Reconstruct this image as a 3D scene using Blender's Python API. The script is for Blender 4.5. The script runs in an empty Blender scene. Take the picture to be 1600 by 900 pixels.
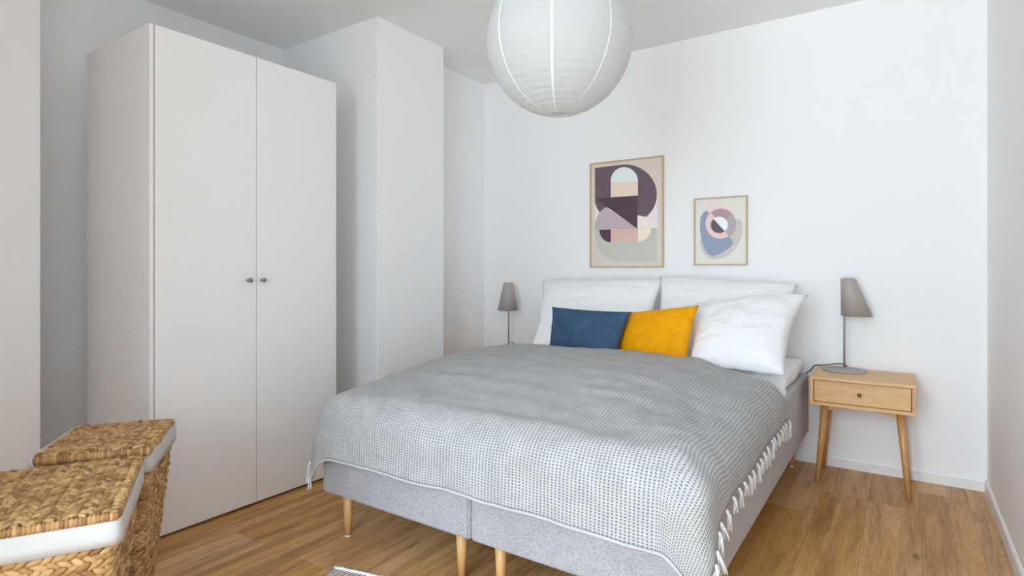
import bpy, bmesh, math, random
import numpy as np
from mathutils import Vector, noise
random.seed(7); rng = np.random.default_rng(7)
SC = bpy.context.scene; COL = SC.collection; PI = math.pi

# ------------------------------------------------------------------ camera
cam = bpy.data.cameras.new('camera'); camo = bpy.data.objects.new('camera', cam); COL.objects.link(camo)
camo.location = (2.147, -3.5802, 1.0753); camo.rotation_euler = (PI/2, 0, math.radians(34.1384))
cam.sensor_width = 36; cam.lens = 901.36*36/1600; cam.shift_y = -30.8/1600; cam.clip_start = 0.05
SC.camera = camo

# ------------------------------------------------------------------ daylight: overcast sky through the window behind the camera
SKY = 35.0
w = bpy.data.worlds.new('sky'); SC.world = w; w.use_nodes = True
nt = w.node_tree; nt.nodes.clear()
tc = nt.nodes.new('ShaderNodeTexCoord'); sp = nt.nodes.new('ShaderNodeSeparateXYZ'); nt.links.new(tc.outputs['Generated'], sp.inputs[0])
rp = nt.nodes.new('ShaderNodeValToRGB'); mp = nt.nodes.new('ShaderNodeMapRange')
mp.inputs[1].default_value = -0.2; mp.inputs[2].default_value = 1.0; nt.links.new(sp.outputs[2], mp.inputs[0]); nt.links.new(mp.outputs[0], rp.inputs[0])
rp.color_ramp.elements[0].position = 0.0; rp.color_ramp.elements[0].color = (0.37, 0.41, 0.43, 1)
rp.color_ramp.elements[1].position = 1.0; rp.color_ramp.elements[1].color = (0.635, 0.835, 1.0, 1)
e_ = rp.color_ramp.elements.new(0.19); e_.color = (0.258, 0.305, 0.345, 1)
bg = nt.nodes.new('ShaderNodeBackground'); bg.inputs[1].default_value = SKY; nt.links.new(rp.outputs[0], bg.inputs[0])
wo = nt.nodes.new('ShaderNodeOutputWorld'); nt.links.new(bg.outputs[0], wo.inputs[0])
WX0, WX1, WZ0, WZ1, YF = 0.93, 2.40, 0.10, 2.40, -5.2       # window opening and the wall it is in
pl = bpy.data.lights.new('window_portal', 'AREA'); pl.shape = 'RECTANGLE'; pl.size = WX1-WX0; pl.size_y = WZ1-WZ0; pl.cycles.is_portal = True
po = bpy.data.objects.new('window_portal', pl); COL.objects.link(po); po.location = ((WX0+WX1)/2, YF-0.02, (WZ0+WZ1)/2); po.rotation_euler = (PI/2, 0, 0)
SC.view_settings.view_transform = 'Standard'; SC.view_settings.look = 'None'; SC.view_settings.gamma = 1.0
SC.view_settings.use_curve_mapping = False; SC.view_settings.exposure = 0.07
SC.cycles.max_bounces = 16; SC.cycles.diffuse_bounces = 10; SC.cycles.use_denoising = True
SC.cycles.caustics_reflective = False; SC.cycles.caustics_refractive = False

# ------------------------------------------------------------------ materials
def lin(r, g, b): return tuple(((c/255)/12.92 if c <= 10 else ((c/255+0.055)/1.055)**2.4) for c in (r, g, b)) + (1,)
class MT:
    def __init__(s, name, rough=0.6, col=(0.8, 0.8, 0.8, 1)):
        s.m = bpy.data.materials.new(name); s.m.use_nodes = True; s.t = s.m.node_tree
        s.b = s.t.nodes['Principled BSDF']; s.b.inputs['Roughness'].default_value = rough; s.b.inputs['Base Color'].default_value = col
    def n(s, k, **kw):
        x = s.t.nodes.new('ShaderNode'+k)
        for a, v in kw.items(): setattr(x, a, v)
        return x
    def l(s, a, b): s.t.links.new(a, b)
    def coords(s, kind='Object', scale=(1, 1, 1)):
        tc = s.n('TexCoord'); mp = s.n('Mapping'); mp.inputs['Scale'].default_value = scale; s.l(tc.outputs[kind], mp.inputs[0]); return mp.outputs[0]
    def noise(s, vec, scale, detail=3, rough=0.5, dist=0.0):
        x = s.n('TexNoise'); x.inputs['Scale'].default_value = scale; x.inputs['Detail'].default_value = detail
        x.inputs['Roughness'].default_value = rough; x.inputs['Distortion'].default_value = dist; s.l(vec, x.inputs['Vector']); return x.outputs['Fac']
    def ramp(s, fac, stops):
        x = s.n('ValToRGB'); e = x.color_ramp.elements
        while len(e) < len(stops): e.new(0.5)
        for k, (p, c) in enumerate(stops): e[k].position = p; e[k].color = c
        s.l(fac, x.inputs[0]); return x.outputs[0]
    def math(s, op, a, b=None):
        x = s.n('Math', operation=op)
        for k, v in enumerate((a, b)):
            if v is None: continue
            if isinstance(v, (int, float)): x.inputs[k].default_value = v
            else: s.l(v, x.inputs[k])
        return x.outputs[0]
    def mix(s, fac, a, b, mode='MIX'):
        x = s.n('Mix', data_type='RGBA', blend_type=mode)
        for k, v in ((0, fac), (6, a), (7, b)):
            if isinstance(v, (int, float, tuple)): x.inputs[k].default_value = v
            else: s.l(v, x.inputs[k])
        return x.outputs[2]
    def color(s, c): s.l(c, s.b.inputs['Base Color'])
    def bump(s, h, strength=0.3, dist=0.01):
        x = s.n('Bump'); x.inputs['Strength'].default_value = strength; x.inputs['Distance'].default_value = dist
        s.l(h, x.inputs['Height']); s.l(x.outputs[0], s.b.inputs['Normal'])

M = {}
def plain(key, col, rough=0.6, nscale=40, bump=0.05, metal=0.0, var=0.04):
    t = MT(key, rough, col); v = t.coords(); f = t.noise(v, nscale, 4)
    lo = tuple(c*(1-var) for c in col[:3])+(1,); hi = tuple(min(1, c*(1+var)) for c in col[:3])+(1,)
    t.color(t.ramp(f, [(0.3, lo), (0.7, hi)])); t.b.inputs['Metallic'].default_value = metal
    if bump: t.bump(f, bump, 0.002)
    M[key] = t.m; return t
plain('wall_paint', (0.905, 0.905, 0.91, 1), 0.75, 220, 0.12, 0, 0.008)
plain('ceiling_paint', (0.87, 0.87, 0.87, 1), 0.85, 200, 0.10, 0, 0.008)
plain('trim_paint', (0.85, 0.85, 0.85, 1), 0.4, 30, 0.02, 0, 0.01)
plain('wardrobe_white', (0.83, 0.83, 0.83, 1), 0.42, 60, 0.015, 0, 0.006)
plain('steel', (0.30, 0.29, 0.28, 1), 0.35, 80, 0.0, 1.0, 0.05)
plain('brass', (0.30, 0.19, 0.09, 1), 0.3, 80, 0.0, 1.0, 0.05)
plain('lamp_metal', (0.41, 0.365, 0.34, 1), 0.5, 90, 0.02, 0, 0.04)
plain('lamp_rod', (0.33, 0.30, 0.295, 1), 0.4, 90, 0.0, 0.3, 0.04)
plain('cable', (0.05, 0.05, 0.055, 1), 0.6, 90, 0.0)
plain('glide', (0.75, 0.75, 0.73, 1), 0.5, 60, 0.0)
plain('gap_shade', (0.03, 0.03, 0.03, 1), 0.8, 60, 0.0)
plain('floor_gap', (0.16, 0.09, 0.045, 1), 0.8, 60, 0.0)
plain('frame_wood', lin(196, 170, 140), 0.5, 60, 0.03, 0, 0.08)
plain('linen', (0.56, 0.56, 0.555, 1), 0.85, 300, 0.15, 0, 0.02)

def fabric_mat():
    t = MT('upholstery', 0.95); v = t.coords()
    a = t.noise(t.coords('Object', (1, 1, 0.25)), 520, 2); b = t.noise(t.coords('Object', (0.25, 0.25, 1)), 520, 2); c = t.noise(v, 9, 3)
    f = t.math('ADD', t.math('MULTIPLY', t.math('ADD', a, b), 0.5), t.math('MULTIPLY', t.math('SUBTRACT', c, 0.5), 0.12))
    t.color(t.ramp(f, [(0.34, (0.23, 0.225, 0.235, 1)), (0.52, (0.39, 0.38, 0.395, 1)), (0.68, (0.52, 0.505, 0.515, 1))]))
    t.b.inputs['Sheen Weight'].default_value = 0.2; t.bump(f, 0.35, 0.002); M['fabric'] = t.m
fabric_mat()

def wood_mat(key, cols, axis, gs=1.0, rough=0.5, knots=False, rnd=0.0):
    t = MT(key, rough)
    oi = t.n('ObjectInfo'); tc = t.n('TexCoord'); cb = t.n('CombineXYZ')
    t.l(t.math('MULTIPLY', oi.outputs['Random'], 37.0), cb.inputs[0]); t.l(t.math('MULTIPLY', oi.outputs['Random'], 91.0), cb.inputs[1]); t.l(t.math('MULTIPLY', oi.outputs['Random'], 53.0), cb.inputs[2])
    va = t.n('VectorMath', operation='ADD'); t.l(tc.outputs['Object'], va.inputs[0]); t.l(cb.outputs[0], va.inputs[1])
    mp = t.n('Mapping'); sc = [1, 1, 1]; sc[axis] = 0.07; mp.inputs['Scale'].default_value = sc; t.l(va.outputs[0], mp.inputs[0]); v = mp.outputs[0]
    fine = t.noise(v, 140*gs, 4, 0.6); broad = t.noise(v, 14*gs, 3, 0.55, 1.2)
    f = t.math('ADD', t.math('MULTIPLY', fine, 0.35), t.math('MULTIPLY', broad, 0.65))
    c = t.ramp(f, [(0.36, cols[0]), (0.50, cols[1]), (0.64, cols[2])])
    if knots:
        mk = t.n('Mapping'); s2 = [5.5, 5.5, 5.5]; s2[axis] = 1.9; mk.inputs['Scale'].default_value = s2; t.l(va.outputs[0], mk.inputs[0])
        vo = t.n('TexVoronoi'); vo.inputs['Scale'].default_value = 1.15; t.l(mk.outputs[0], vo.inputs['Vector'])
        nz = t.noise(va.outputs[0], 45, 3)
        k = t.math('ADD', vo.outputs['Distance'], t.math('MULTIPLY', t.math('SUBTRACT', nz, 0.5), 0.12))
        kf = t.ramp(k, [(0.0, (1, 1, 1, 1)), (0.045, (0.7, 0.7, 0.7, 1)), (0.10, (0, 0, 0, 1))])
        c = t.mix(t.math('MULTIPLY', kf, 0.8), c, (cols[0][0]*0.32, cols[0][1]*0.28, cols[0][2]*0.25, 1))
        mc = t.n('Mapping'); s3 = [1.6, 1.6, 1.6]; s3[axis] = 0.22; mc.inputs['Scale'].default_value = s3; t.l(va.outputs[0], mc.inputs[0])
        wv = t.noise(mc.outputs[0], 9, 5, 0.65, 2.5)
        ck = t.ramp(wv, [(0.485, (0, 0, 0, 1)), (0.5, (1, 1, 1, 1)), (0.515, (0, 0, 0, 1))])
        c = t.mix(t.math('MULTIPLY', ck, 0.40), c, (cols[0][0]*0.45, cols[0][1]*0.4, cols[0][2]*0.38, 1))
    if rnd:
        hv = t.n('HueSaturation'); t.l(c, hv.inputs['Color']); t.l(t.math('ADD', t.math('MULTIPLY', oi.outputs['Random'], rnd), 1-rnd/2), hv.inputs['Value'])
        t.l(t.math('ADD', t.math('MULTIPLY', oi.outputs['Random'], -0.2), 1.1), hv.inputs['Saturation']); c = hv.outputs[0]
    t.color(c); t.bump(fine, 0.12, 0.001); M[key] = t.m
wood_mat('oak_floor', ((0.34, 0.165, 0.056, 1), (0.56, 0.305, 0.115, 1), (0.70, 0.41, 0.175, 1)), 1, 1.0, 0.42, True, 0.14)
OAK = ((0.62, 0.345, 0.145, 1), (0.72, 0.43, 0.195, 1), (0.79, 0.50, 0.25, 1))
wood_mat('oak_x', OAK, 0, 1.3, 0.45); wood_mat('oak_y', OAK, 1, 1.3, 0.45); wood_mat('oak_z', OAK, 2, 1.3, 0.45)
LEGC = ((0.50, 0.25, 0.085, 1), (0.62, 0.34, 0.13, 1), (0.70, 0.42, 0.18, 1))
wood_mat('leg_wood', LEGC, 2, 1.5, 0.4)

def cotton_mat():
    t = MT('white_cotton', 0.8, (0.88, 0.88, 0.885, 1)); v = t.coords()
    a = t.noise(v, 7, 4, 0.55, 1.5); b = t.noise(v, 26, 3, 0.5, 0.8)
    f = t.math('ADD', t.math('MULTIPLY', a, 0.8), t.math('MULTIPLY', b, 0.2)); t.bump(f, 0.35, 0.03); M['cotton'] = t.m
cotton_mat()
def velvet(key, col, dark):
    t = MT(key, 0.75); v = t.coords(); a = t.noise(v, 11, 3, 0.5, 1.0); t.color(t.ramp(a, [(0.35, dark), (0.65, col)]))
    t.b.inputs['Sheen Weight'].default_value = 0.02; t.b.inputs['Specular IOR Level'].default_value = 0.15; t.b.inputs['Sheen Roughness'].default_value = 0.35; t.bump(t.noise(v, 18, 3, 0.5, 0.6), 0.25, 0.02); M[key] = t.m
velvet('blue_velvet', (0.052, 0.10, 0.175, 1), (0.036, 0.072, 0.13, 1)); velvet('yellow_velvet', (0.84, 0.37, 0.002, 1), (0.78, 0.32, 0.001, 1))

def waffle_mat():
    t = MT('waffle_cotton', 0.95); uv = t.n('UVMap'); sp = t.n('SeparateXYZ')
    nzv = t.n('Mapping'); t.l(uv.outputs[0], nzv.inputs[0])
    nz = t.n('TexNoise'); nz.inputs['Scale'].default_value = 60; nz.inputs['Detail'].default_value = 3; t.l(nzv.outputs[0], nz.inputs['Vector'])
    sub = t.n('VectorMath', operation='MULTIPLY_ADD'); sub.inputs[1].default_value = (0.0035,)*3; t.l(nz.outputs['Color'], sub.inputs[0]); nl = t.n('TexNoise'); nl.inputs['Scale'].default_value = 7; nl.inputs['Detail'].default_value = 2; t.l(nzv.outputs[0], nl.inputs['Vector'])
    wr = t.n('VectorMath', operation='MULTIPLY_ADD'); wr.inputs[1].default_value = (0.007, 0.006, 0); t.l(nl.outputs['Color'], wr.inputs[0]); t.l(uv.outputs[0], wr.inputs[2]); t.l(wr.outputs[0], sub.inputs[2])
    t.l(sub.outputs[0], sp.inputs[0])
    def cell(o, pitch): return t.math('MULTIPLY', t.math('ADD', t.math('SINE', t.math('MULTIPLY', o, 2*PI/pitch)), 1.0), 0.5)
    cu, cv = cell(sp.outputs[0], 0.0125), cell(sp.outputs[1], 0.0085)
    hole = t.math('MULTIPLY', cu, cv)
    f2 = t.noise(nzv.outputs[0], 700, 2); big = t.noise(nzv.outputs[0], 14, 4, 0.6)
    tint = t.ramp(t.math('ADD', t.math('MULTIPLY', f2, 0.6), t.math('MULTIPLY', big, 0.4)), [(0.3, (0.35, 0.348, 0.35, 1)), (0.7, (0.56, 0.555, 0.55, 1))])
    hm = t.ramp(hole, [(0.48, (0, 0, 0, 1)), (0.80, (1, 1, 1, 1))])
    t.color(t.mix(t.math('MULTIPLY', hm, 0.95), tint, (0.09, 0.092, 0.10, 1)))  # weave holes coloured near-black, their inner shade painted in
    t.bump(t.math('SUBTRACT', 1.0, hole), 0.6, 0.004); M['waffle'] = t.m
waffle_mat()
plain('yarn', (0.72, 0.72, 0.71, 1), 0.95, 400, 0.3, 0, 0.1); plain('hem_yarn', (0.50, 0.50, 0.51, 1), 0.95, 400, 0.4, 0, 0.15)

def straw_mat():
    t = MT('seagrass', 0.62); at = t.n('Attribute'); at.attribute_name = 'tint'
    f = t.noise(t.coords('Object'), 260, 3, 0.6); g = t.math('ADD', t.math('MULTIPLY', at.outputs['Fac'], 0.7), t.math('MULTIPLY', f, 0.3))
    t.color(t.ramp(g, [(0.12, (0.22, 0.10, 0.032, 1)), (0.45, (0.42, 0.235, 0.085, 1)), (0.85, (0.60, 0.385, 0.165, 1))])); t.bump(f, 0.3, 0.002); M['straw'] = t.m
straw_mat(); plain('straw_gap_shade', (0.10, 0.05, 0.02, 1), 0.9, 100, 0.1)  # dark brown core: shade between the plaits put into its colour

def paper_mat():
    t = MT('rice_paper', 0.8, (0.88, 0.89, 0.89, 1)); v = t.coords(); f = t.noise(v, 60, 4, 0.7)
    t.color(t.ramp(f, [(0.3, (0.76, 0.77, 0.77, 1)), (0.7, (0.82, 0.83, 0.83, 1))])); t.bump(f, 0.08, 0.003)
    tr = t.n('BsdfTranslucent'); tr.inputs[0].default_value = (0.80, 0.81, 0.81, 1); mx = t.n('MixShader'); mx.inputs[0].default_value = 0.62
    out = t.t.nodes['Material Output']; t.l(t.b.outputs[0], mx.inputs[1]); t.l(tr.outputs[0], mx.inputs[2]); t.l(mx.outputs[0], out.inputs[0]); M['paper'] = t.m
paper_mat(); plain('paper_seam', (0.70, 0.71, 0.71, 1), 0.7, 60, 0.05)
def pane_mat():
    t = MT('window_glass'); tr = t.n('BsdfTransparent'); gl = t.n('BsdfGlossy'); gl.inputs['Roughness'].default_value = 0.02; fr = t.n('Fresnel'); fr.inputs[0].default_value = 1.3
    mx = t.n('MixShader'); t.l(fr.outputs[0], mx.inputs[0]); t.l(tr.outputs[0], mx.inputs[1]); t.l(gl.outputs[0], mx.inputs[2]); t.l(mx.outputs[0], t.t.nodes['Material Output'].inputs[0]); M['pane'] = t.m
pane_mat()
def print_mat(key, c):
    if key not in M: plain(key, c, 0.7, 300, 0.0, 0, 0.025)
    return M[key]

# ------------------------------------------------------------------ builders
LOC = {}                                   # world location of the root that an object hangs under
def link(name, me, parent=None, mat=None):
    o = bpy.data.objects.new(name, me); COL.objects.link(o)
    if parent is not None: o.parent = parent; LOC[o.name] = LOC[parent.name]
    else: LOC[o.name] = Vector((0, 0, 0))
    if mat: me.materials.append(M[mat])
    return o
def mesh(name, vs, fs, mat, parent=None, smooth=False, uv=None, tint=None):
    off = LOC[parent.name] if parent is not None else Vector((0, 0, 0))
    me = bpy.data.meshes.new(name); vs = np.asarray(vs, float) - np.array(off)
    me.from_pydata(vs.tolist(), [], [tuple(int(i) for i in f) for f in fs]); me.update()
    if smooth: me.polygons.foreach_set('use_smooth', [True]*len(me.polygons))
    if uv is not None:
        l = me.uv_layers.new(name='UVMap'); idx = np.zeros(len(me.loops), int); me.loops.foreach_get('vertex_index', idx); l.data.foreach_set('uv', np.asarray(uv)[idx].ravel())
    if tint is not None:
        a = me.attributes.new('tint', 'FLOAT', 'POINT'); a.data.foreach_set('value', np.asarray(tint, float))
    return link(name, me, parent, mat)
def bmobj(name, bm, mat, parent=None, smooth=False):
    off = LOC[parent.name] if parent is not None else Vector((0, 0, 0))
    bmesh.ops.translate(bm, vec=-off, verts=bm.verts); me = bpy.data.meshes.new(name); bm.to_mesh(me); bm.free()
    if smooth: me.polygons.foreach_set('use_smooth', [True]*len(me.polygons))
    return link(name, me, parent, mat)
def addbox(bm, x0, x1, y0, y1, z0, z1, bev=0.0, seg=2):
    r = bmesh.ops.create_cube(bm, size=1.0)['verts']
    for v in r: v.co = Vector(((x0+x1)/2+v.co.x*(x1-x0), (y0+y1)/2+v.co.y*(y1-y0), (z0+z1)/2+v.co.z*(z1-z0)))
    if bev:
        es = list({e for v in r for e in v.link_edges}); bmesh.ops.bevel(bm, geom=es, offset=bev, segments=seg, profile=0.5, affect='EDGES')
def box(name, b, mat, parent=None, bev=0.0, seg=2, smooth=False):
    bm = bmesh.new(); addbox(bm, *b, bev, seg); return bmobj(name, bm, mat, parent, smooth)
def tube(pts, rad, n=8, caps=True):
    pts = [Vector(p) for p in pts]; m = len(pts); rad = [rad]*m if isinstance(rad, (int, float)) else rad
    vs, fs = [], []; up = None
    for i, p in enumerate(pts):
        t = (pts[min(i+1, m-1)]-pts[max(i-1, 0)]).normalized()
        if up is None: up = t.orthogonal().normalized()
        up = (up - t*up.dot(t)).normalized(); s = t.cross(up)
        for k in range(n):
            a = 2*PI*k/n; vs.append(p+(up*math.cos(a)+s*math.sin(a))*rad[i])
    for i in range(m-1):
        for k in range(n): fs.append((i*n+k, i*n+(k+1) % n, (i+1)*n+(k+1) % n, (i+1)*n+k))
    if caps: fs.append(tuple(range(n))[::-1]); fs.append(tuple(range((m-1)*n, m*n)))
    return [tuple(v) for v in vs], fs
def merge(parts):
    V, F = [], []
    for v, f in parts:
        o = len(V); V += list(v); F += [tuple(i+o for i in q) for q in f]
    return V, F
def lathe(prof, c, n=32):
    vs, fs = [], []
    for r, z in prof:
        for k in range(n): a = 2*PI*k/n; vs.append((c[0]+r*math.cos(a), c[1]+r*math.sin(a), c[2]+z))
    for i in range(len(prof)-1):
        for k in range(n): fs.append((i*n+k, i*n+(k+1) % n, (i+1)*n+(k+1) % n, (i+1)*n+k))
    fs.append(tuple(range(n))[::-1]); fs.append(tuple(range((len(prof)-1)*n, len(prof)*n)))
    return vs, fs
def thing(name, label, cat, loc, group=None):
    o = bpy.data.objects.new(name, None); COL.objects.link(o); o.location = loc; o.empty_display_size = 0.1; LOC[o.name] = Vector(loc); return tag(o, label, cat, group)
def tag(o, label, cat, group=None):
    o['label'] = label; o['category'] = cat
    if group: o['group'] = group
    return o
def struct(o): o['kind'] = 'structure'; return o
def smoothstep(a, b, x):
    t = np.clip((x-a)/(b-a), 0, 1); return t*t*(3-2*t)

# ------------------------------------------------------------------ the room
H = 2.4979; XR = 2.482; XC = -0.537; XP = -0.3044; YP, YP2 = -1.3137, -0.7488; XL = -1.191; XPI = -0.85; YPIER = -2.686; T = 0.12
struct(box('ceiling', (XL-T, XR+T, YF-T, T, H, H+T), 'ceiling_paint'))
struct(box('wall_back', (XC-T, XR+T, 0, T, 0, H), 'wall_paint'))
struct(box('wall_right', (XR, XR+T, YF-T, T, 0, H), 'wall_paint'))
struct(box('wall_left_recess', (XC-T, XC, YP2-0.1, T, 0, H), 'wall_paint'))
struct(box('wall_left_pillar', (XL, XP, YP, YP2, 0, H), 'wall_paint', None, 0.003, 1))
struct(box('wall_left', (XL-T, XL, YF-T, YP2, 0, H), 'wall_paint'))
struct(box('wall_left_pier', (XL, XPI, YF, YPIER, 0, H), 'wall_paint', None, 0.003, 1))
struct(box('added_light_block', (XPI, 0.90, YF, -3.87, 0, H), 'wall_paint'))  # unseen block added to keep window light off the pier and niche
bm = bmesh.new()
addbox(bm, XL, WX0, YF-T, YF, 0, H); addbox(bm, WX1, XR, YF-T, YF, 0, H); addbox(bm, WX0, WX1, YF-T, YF, 0, WZ0); addbox(bm, WX0, WX1, YF-T, YF, WZ1, H)
struct(bmobj('wall_front', bm, 'wall_paint'))
win = struct(bpy.data.objects.new('window_1', None)); COL.objects.link(win); win.location = ((WX0+WX1)/2, YF-0.06, WZ0); LOC[win.name] = win.location.copy()
xm = (WX0+WX1)/2
for a, b in ((WX0, xm), (xm, WX1)):
    bm = bmesh.new(); e = 0.05
    addbox(bm, a, a+e, YF-0.09, YF-0.03, WZ0, WZ1); addbox(bm, b-e, b, YF-0.09, YF-0.03, WZ0, WZ1); addbox(bm, a+e, b-e, YF-0.09, YF-0.03, WZ0, WZ0+e); addbox(bm, a+e, b-e, YF-0.09, YF-0.03, WZ1-e, WZ1)
    fr = bmobj('window_frame', bm, 'trim_paint', win)
    box('pane', (a+e, b-e, YF-0.064, YF-0.060, WZ0+e, WZ1-e), 'pane', fr)
def baseboard(name, p, q, nrm, h=0.06, t=0.011):
    # moulded skirting: flat face with a rounded top edge
    p, q, nrm = Vector(p), Vector(q), Vector(nrm); prof = [(0, 0), (t, 0), (t, h-0.012), (t*0.8, h-0.005), (t*0.35, h), (0, h)]
    vs = [c + nrm*a + Vector((0, 0, z)) for c in (p, q) for a, z in prof]; n = len(prof)
    fs = [(k, (k+1) % n, n+(k+1) % n, n+k) for k in range(n)] + [tuple(range(n))[::-1], tuple(range(n, 2*n))]
    o = mesh(name, vs, fs, 'trim_paint'); bm = bmesh.new(); bm.from_mesh(o.data); bmesh.ops.recalc_face_normals(bm, faces=bm.faces); bm.to_mesh(o.data); bm.free(); return struct(o)
baseboard('baseboard_back', (XC, 0, 0), (XR, 0, 0), (0, -1, 0)); baseboard('baseboard_right', (XR, 0, 0), (XR, YF, 0), (-1, 0, 0))
baseboard('baseboard_left', (XP, YP, 0), (XP, YP2, 0), (1, 0, 0)); baseboard('baseboard_pier', (XPI, -3.87, 0), (XPI, YPIER, 0), (1, 0, 0))

# floor of oak planks that run towards the bed wall
fl = struct(box('floor', (XL-T, XR+T, YF-T, T, -0.10, -0.008), 'floor_gap'))
PW, PL, g = 0.192, 1.285, 0.0002
def plank_mesh(wd, ln):
    bm = bmesh.new(); addbox(bm, -wd/2+g, wd/2-g, -ln/2+g, ln/2-g, -0.0078, 0.0, 0.0004, 1); me = bpy.data.meshes.new('plank'); bm.to_mesh(me); bm.free(); me.materials.append(M['oak_floor']); return me
pc = {}
x = XL-0.06
k = 0
while x < XR+0.05:
    y = T - random.choice((0.28, 0.55, 0.83, 1.08)) - 0.05*random.random(); y1 = T
    while y1 > YF-T:
        y0 = max(y, YF-T); key = round(y1-y0, 3)
        if key > 0.02:
            if key not in pc: pc[key] = plank_mesh(PW, y1-y0)
            o = bpy.data.objects.new('plank', pc[key]); COL.objects.link(o); o.parent = fl; o.location = (x+PW/2, (y0+y1)/2, 0)
        y1 = y0; y = y0-PL
    x += PW

# ------------------------------------------------------------------ wardrobe
wx, wxb, wy0, wym, wy1, wz = -0.289, -0.876, -2.5104, -2.0586, -1.6129, 2.036
wd = thing('wardrobe', 'tall white two-door wardrobe standing in the wall niche', 'wardrobe', ((wx+wxb)/2, (wy0+wy1)/2, 0))
s = 0.016
box('side_panel', (wxb, wx, wy0, wy0+s, 0, wz), 'wardrobe_white', wd, 0.001, 1); box('side_panel', (wxb, wx-0.02, wy1-s, wy1, 0, wz-0.004), 'wardrobe_white', wd, 0.001, 1)
box('top_panel', (wxb, wx-0.022, wy0+s, wy1-s, wz-0.022, wz-0.004), 'wardrobe_white', wd); box('back_panel', (wxb+0.002, wxb+0.008, wy0+s, wy1-s, 0.02, wz-0.022), 'wardrobe_white', wd)
box('plinth', (wx-0.06, wx-0.045, wy0+s, wy1-s, 0.0, 0.07), 'wardrobe_white', wd); box('floor_panel', (wxb+0.008, wx-0.022, wy0+s, wy1-s, 0.07, 0.088), 'wardrobe_white', wd)
box('partition', (wxb+0.008, wx-0.022, wym-0.008, wym+0.008, 0.088, wz-0.022), 'wardrobe_white', wd)
for a, b, ky in ((wy0+s+0.004, wym-0.0016, -2.102), (wym+0.0016, wy1, -2.037)):
    d = box('door', (wx-0.018, wx, a, b, 0.012, wz), 'wardrobe_white', wd, 0.0012, 1)
    vs, fs = lathe([(0.0055, 0), (0.0055, 0.012), (0.0095, 0.016), (0.010, 0.026), (0.008, 0.029), (0.001, 0.030)], (0, 0, 0), 16)
    kn = mesh('knob', [(wx-0.0005+z, ky+xx, 1.022+yy) for xx, yy, z in vs], fs, 'steel', d, True); kn['label'] = 'small dark metal knob'

# ------------------------------------------------------------------ bed
bx0, bxm, bx1, by0, by1, zb, zt = 0.2286, 0.9773, 1.7192, -2.1012, -0.066, 0.1846, 0.50
bed = thing('bed', 'double bed with light grey upholstered base on tapered wooden legs', 'bed', ((bx0+bx1)/2, (by0+by1)/2, 0))
for a, b, lx in ((bx0, bxm-0.0012, (0.30, 0.887)), (bxm+0.0012, bx1, (1.052, 1.645))):
    o = box('base', (a, b, by0, by1, zb, zt), 'fabric', bed, 0.014, 4, True)
    for xx in lx:
        for yy in (-2.03, -0.14):
            vs, fs = lathe([(0.0135, 0.006), (0.021, zb+0.002)], (xx, yy, 0), 20); lg = mesh('leg', vs, fs, 'leg_wood', bed, True)
            vs, fs = lathe([(0.0125, 0), (0.0135, 0.001), (0.0135, 0.006)], (xx, yy, 0), 16); mesh('glide', vs, fs, 'glide', lg, True)
    # piped seam down the front corner beside the split
    xs = (bxm-0.022) if a == bx0 else None
    if xs: vs, fs = tube([(xs+0.012, by0+0.001, zb+0.012), (xs+0.012, by0-0.0005, 0.3), (xs+0.012, by0+0.001, zt-0.02)], 0.0022, 6); mesh('piping', vs, fs, 'fabric', bed, True)
def ztop(x, y):
    dome = 0.028*np.sin(PI*np.clip((x-0.33)/1.29, 0, 1))*np.sin(PI*np.clip((-0.55-y)/1.5, 0, 1))
    return 0.655 + dome - 0.045*smoothstep(-1.35, -2.2, y)*1.6 - 0.012*smoothstep(-1.1, -0.75, y) - 0.05*smoothstep(1.30, 1.63, x)*smoothstep(-2.0, -1.55, y)
def sheet_box(name, b, r, mat, parent, n=26, amp=0.004, sc=7):
    # a soft cushion block: box with rounded rim, puckered by noise
    bm = bmesh.new(); addbox(bm, *b, r, 4); bmesh.ops.subdivide_edges(bm, edges=[e for e in bm.edges if e.calc_length() > 0.3], cuts=n, use_grid_fill=True)
    bm.normal_update()
    for v in bm.verts:
        v.co += v.normal*amp*noise.fractal(v.co*sc, 1.0, 2.0, 3)
        if v.co.y < -0.70:                      # sinks towards the sides and foot under the duvet
            x, y = v.co.x, v.co.y; ox = max(0, x-1.60, 0.345-x); oy = max(0, -2.0-y); q = min(0.112, math.hypot(ox, oy))
            lim = float(ztop(x, y))-0.075-(0.115-math.sqrt(0.115**2-q*q)); v.co.z = min(v.co.z, max(lim, b[4]+0.002)) if v.co.z > b[4]+0.003 else v.co.z
    return bmobj(name, bm, mat, parent, True)
sheet_box('mattress', (bx0+0.03, bx1-0.022, by0+0.22, by1+0.005, zt-0.002, 0.582), 0.03, 'cotton', bed, 30, 0.006)

# soft top layers: cloth that lies on a rectangle and falls over its edges
def drape(xi0, xi1, yi, r, ztop, A, B):
    A, B = np.asarray(A), np.asarray(B)
    da = np.maximum(A-xi1, 0) + np.minimum(A-xi0, 0); db = np.maximum(yi-B, 0); d = np.hypot(da, db)
    q = r*PI/2; out = np.where(d < q, r*np.sin(np.minimum(d, q)/r), r); drop = np.where(d < q, r*(1-np.cos(np.minimum(d, q)/r)), r+d-q)
    dd = np.maximum(d, 1e-9); ux, uy = da/dd, -db/dd; pn = np.maximum((ux**4+uy**4)**0.25, 1e-6); ux, uy = np.where(d > 1e-8, ux/pn, 0), np.where(d > 1e-8, uy/pn, 0)
    bx, by = np.clip(A, xi0, xi1), np.maximum(B, yi); hang = np.clip((d-q*0.6)/0.2, 0, 1)
    return bx+ux*out, by+uy*out, ztop(bx, by)-drop, ux, uy, hang
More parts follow.
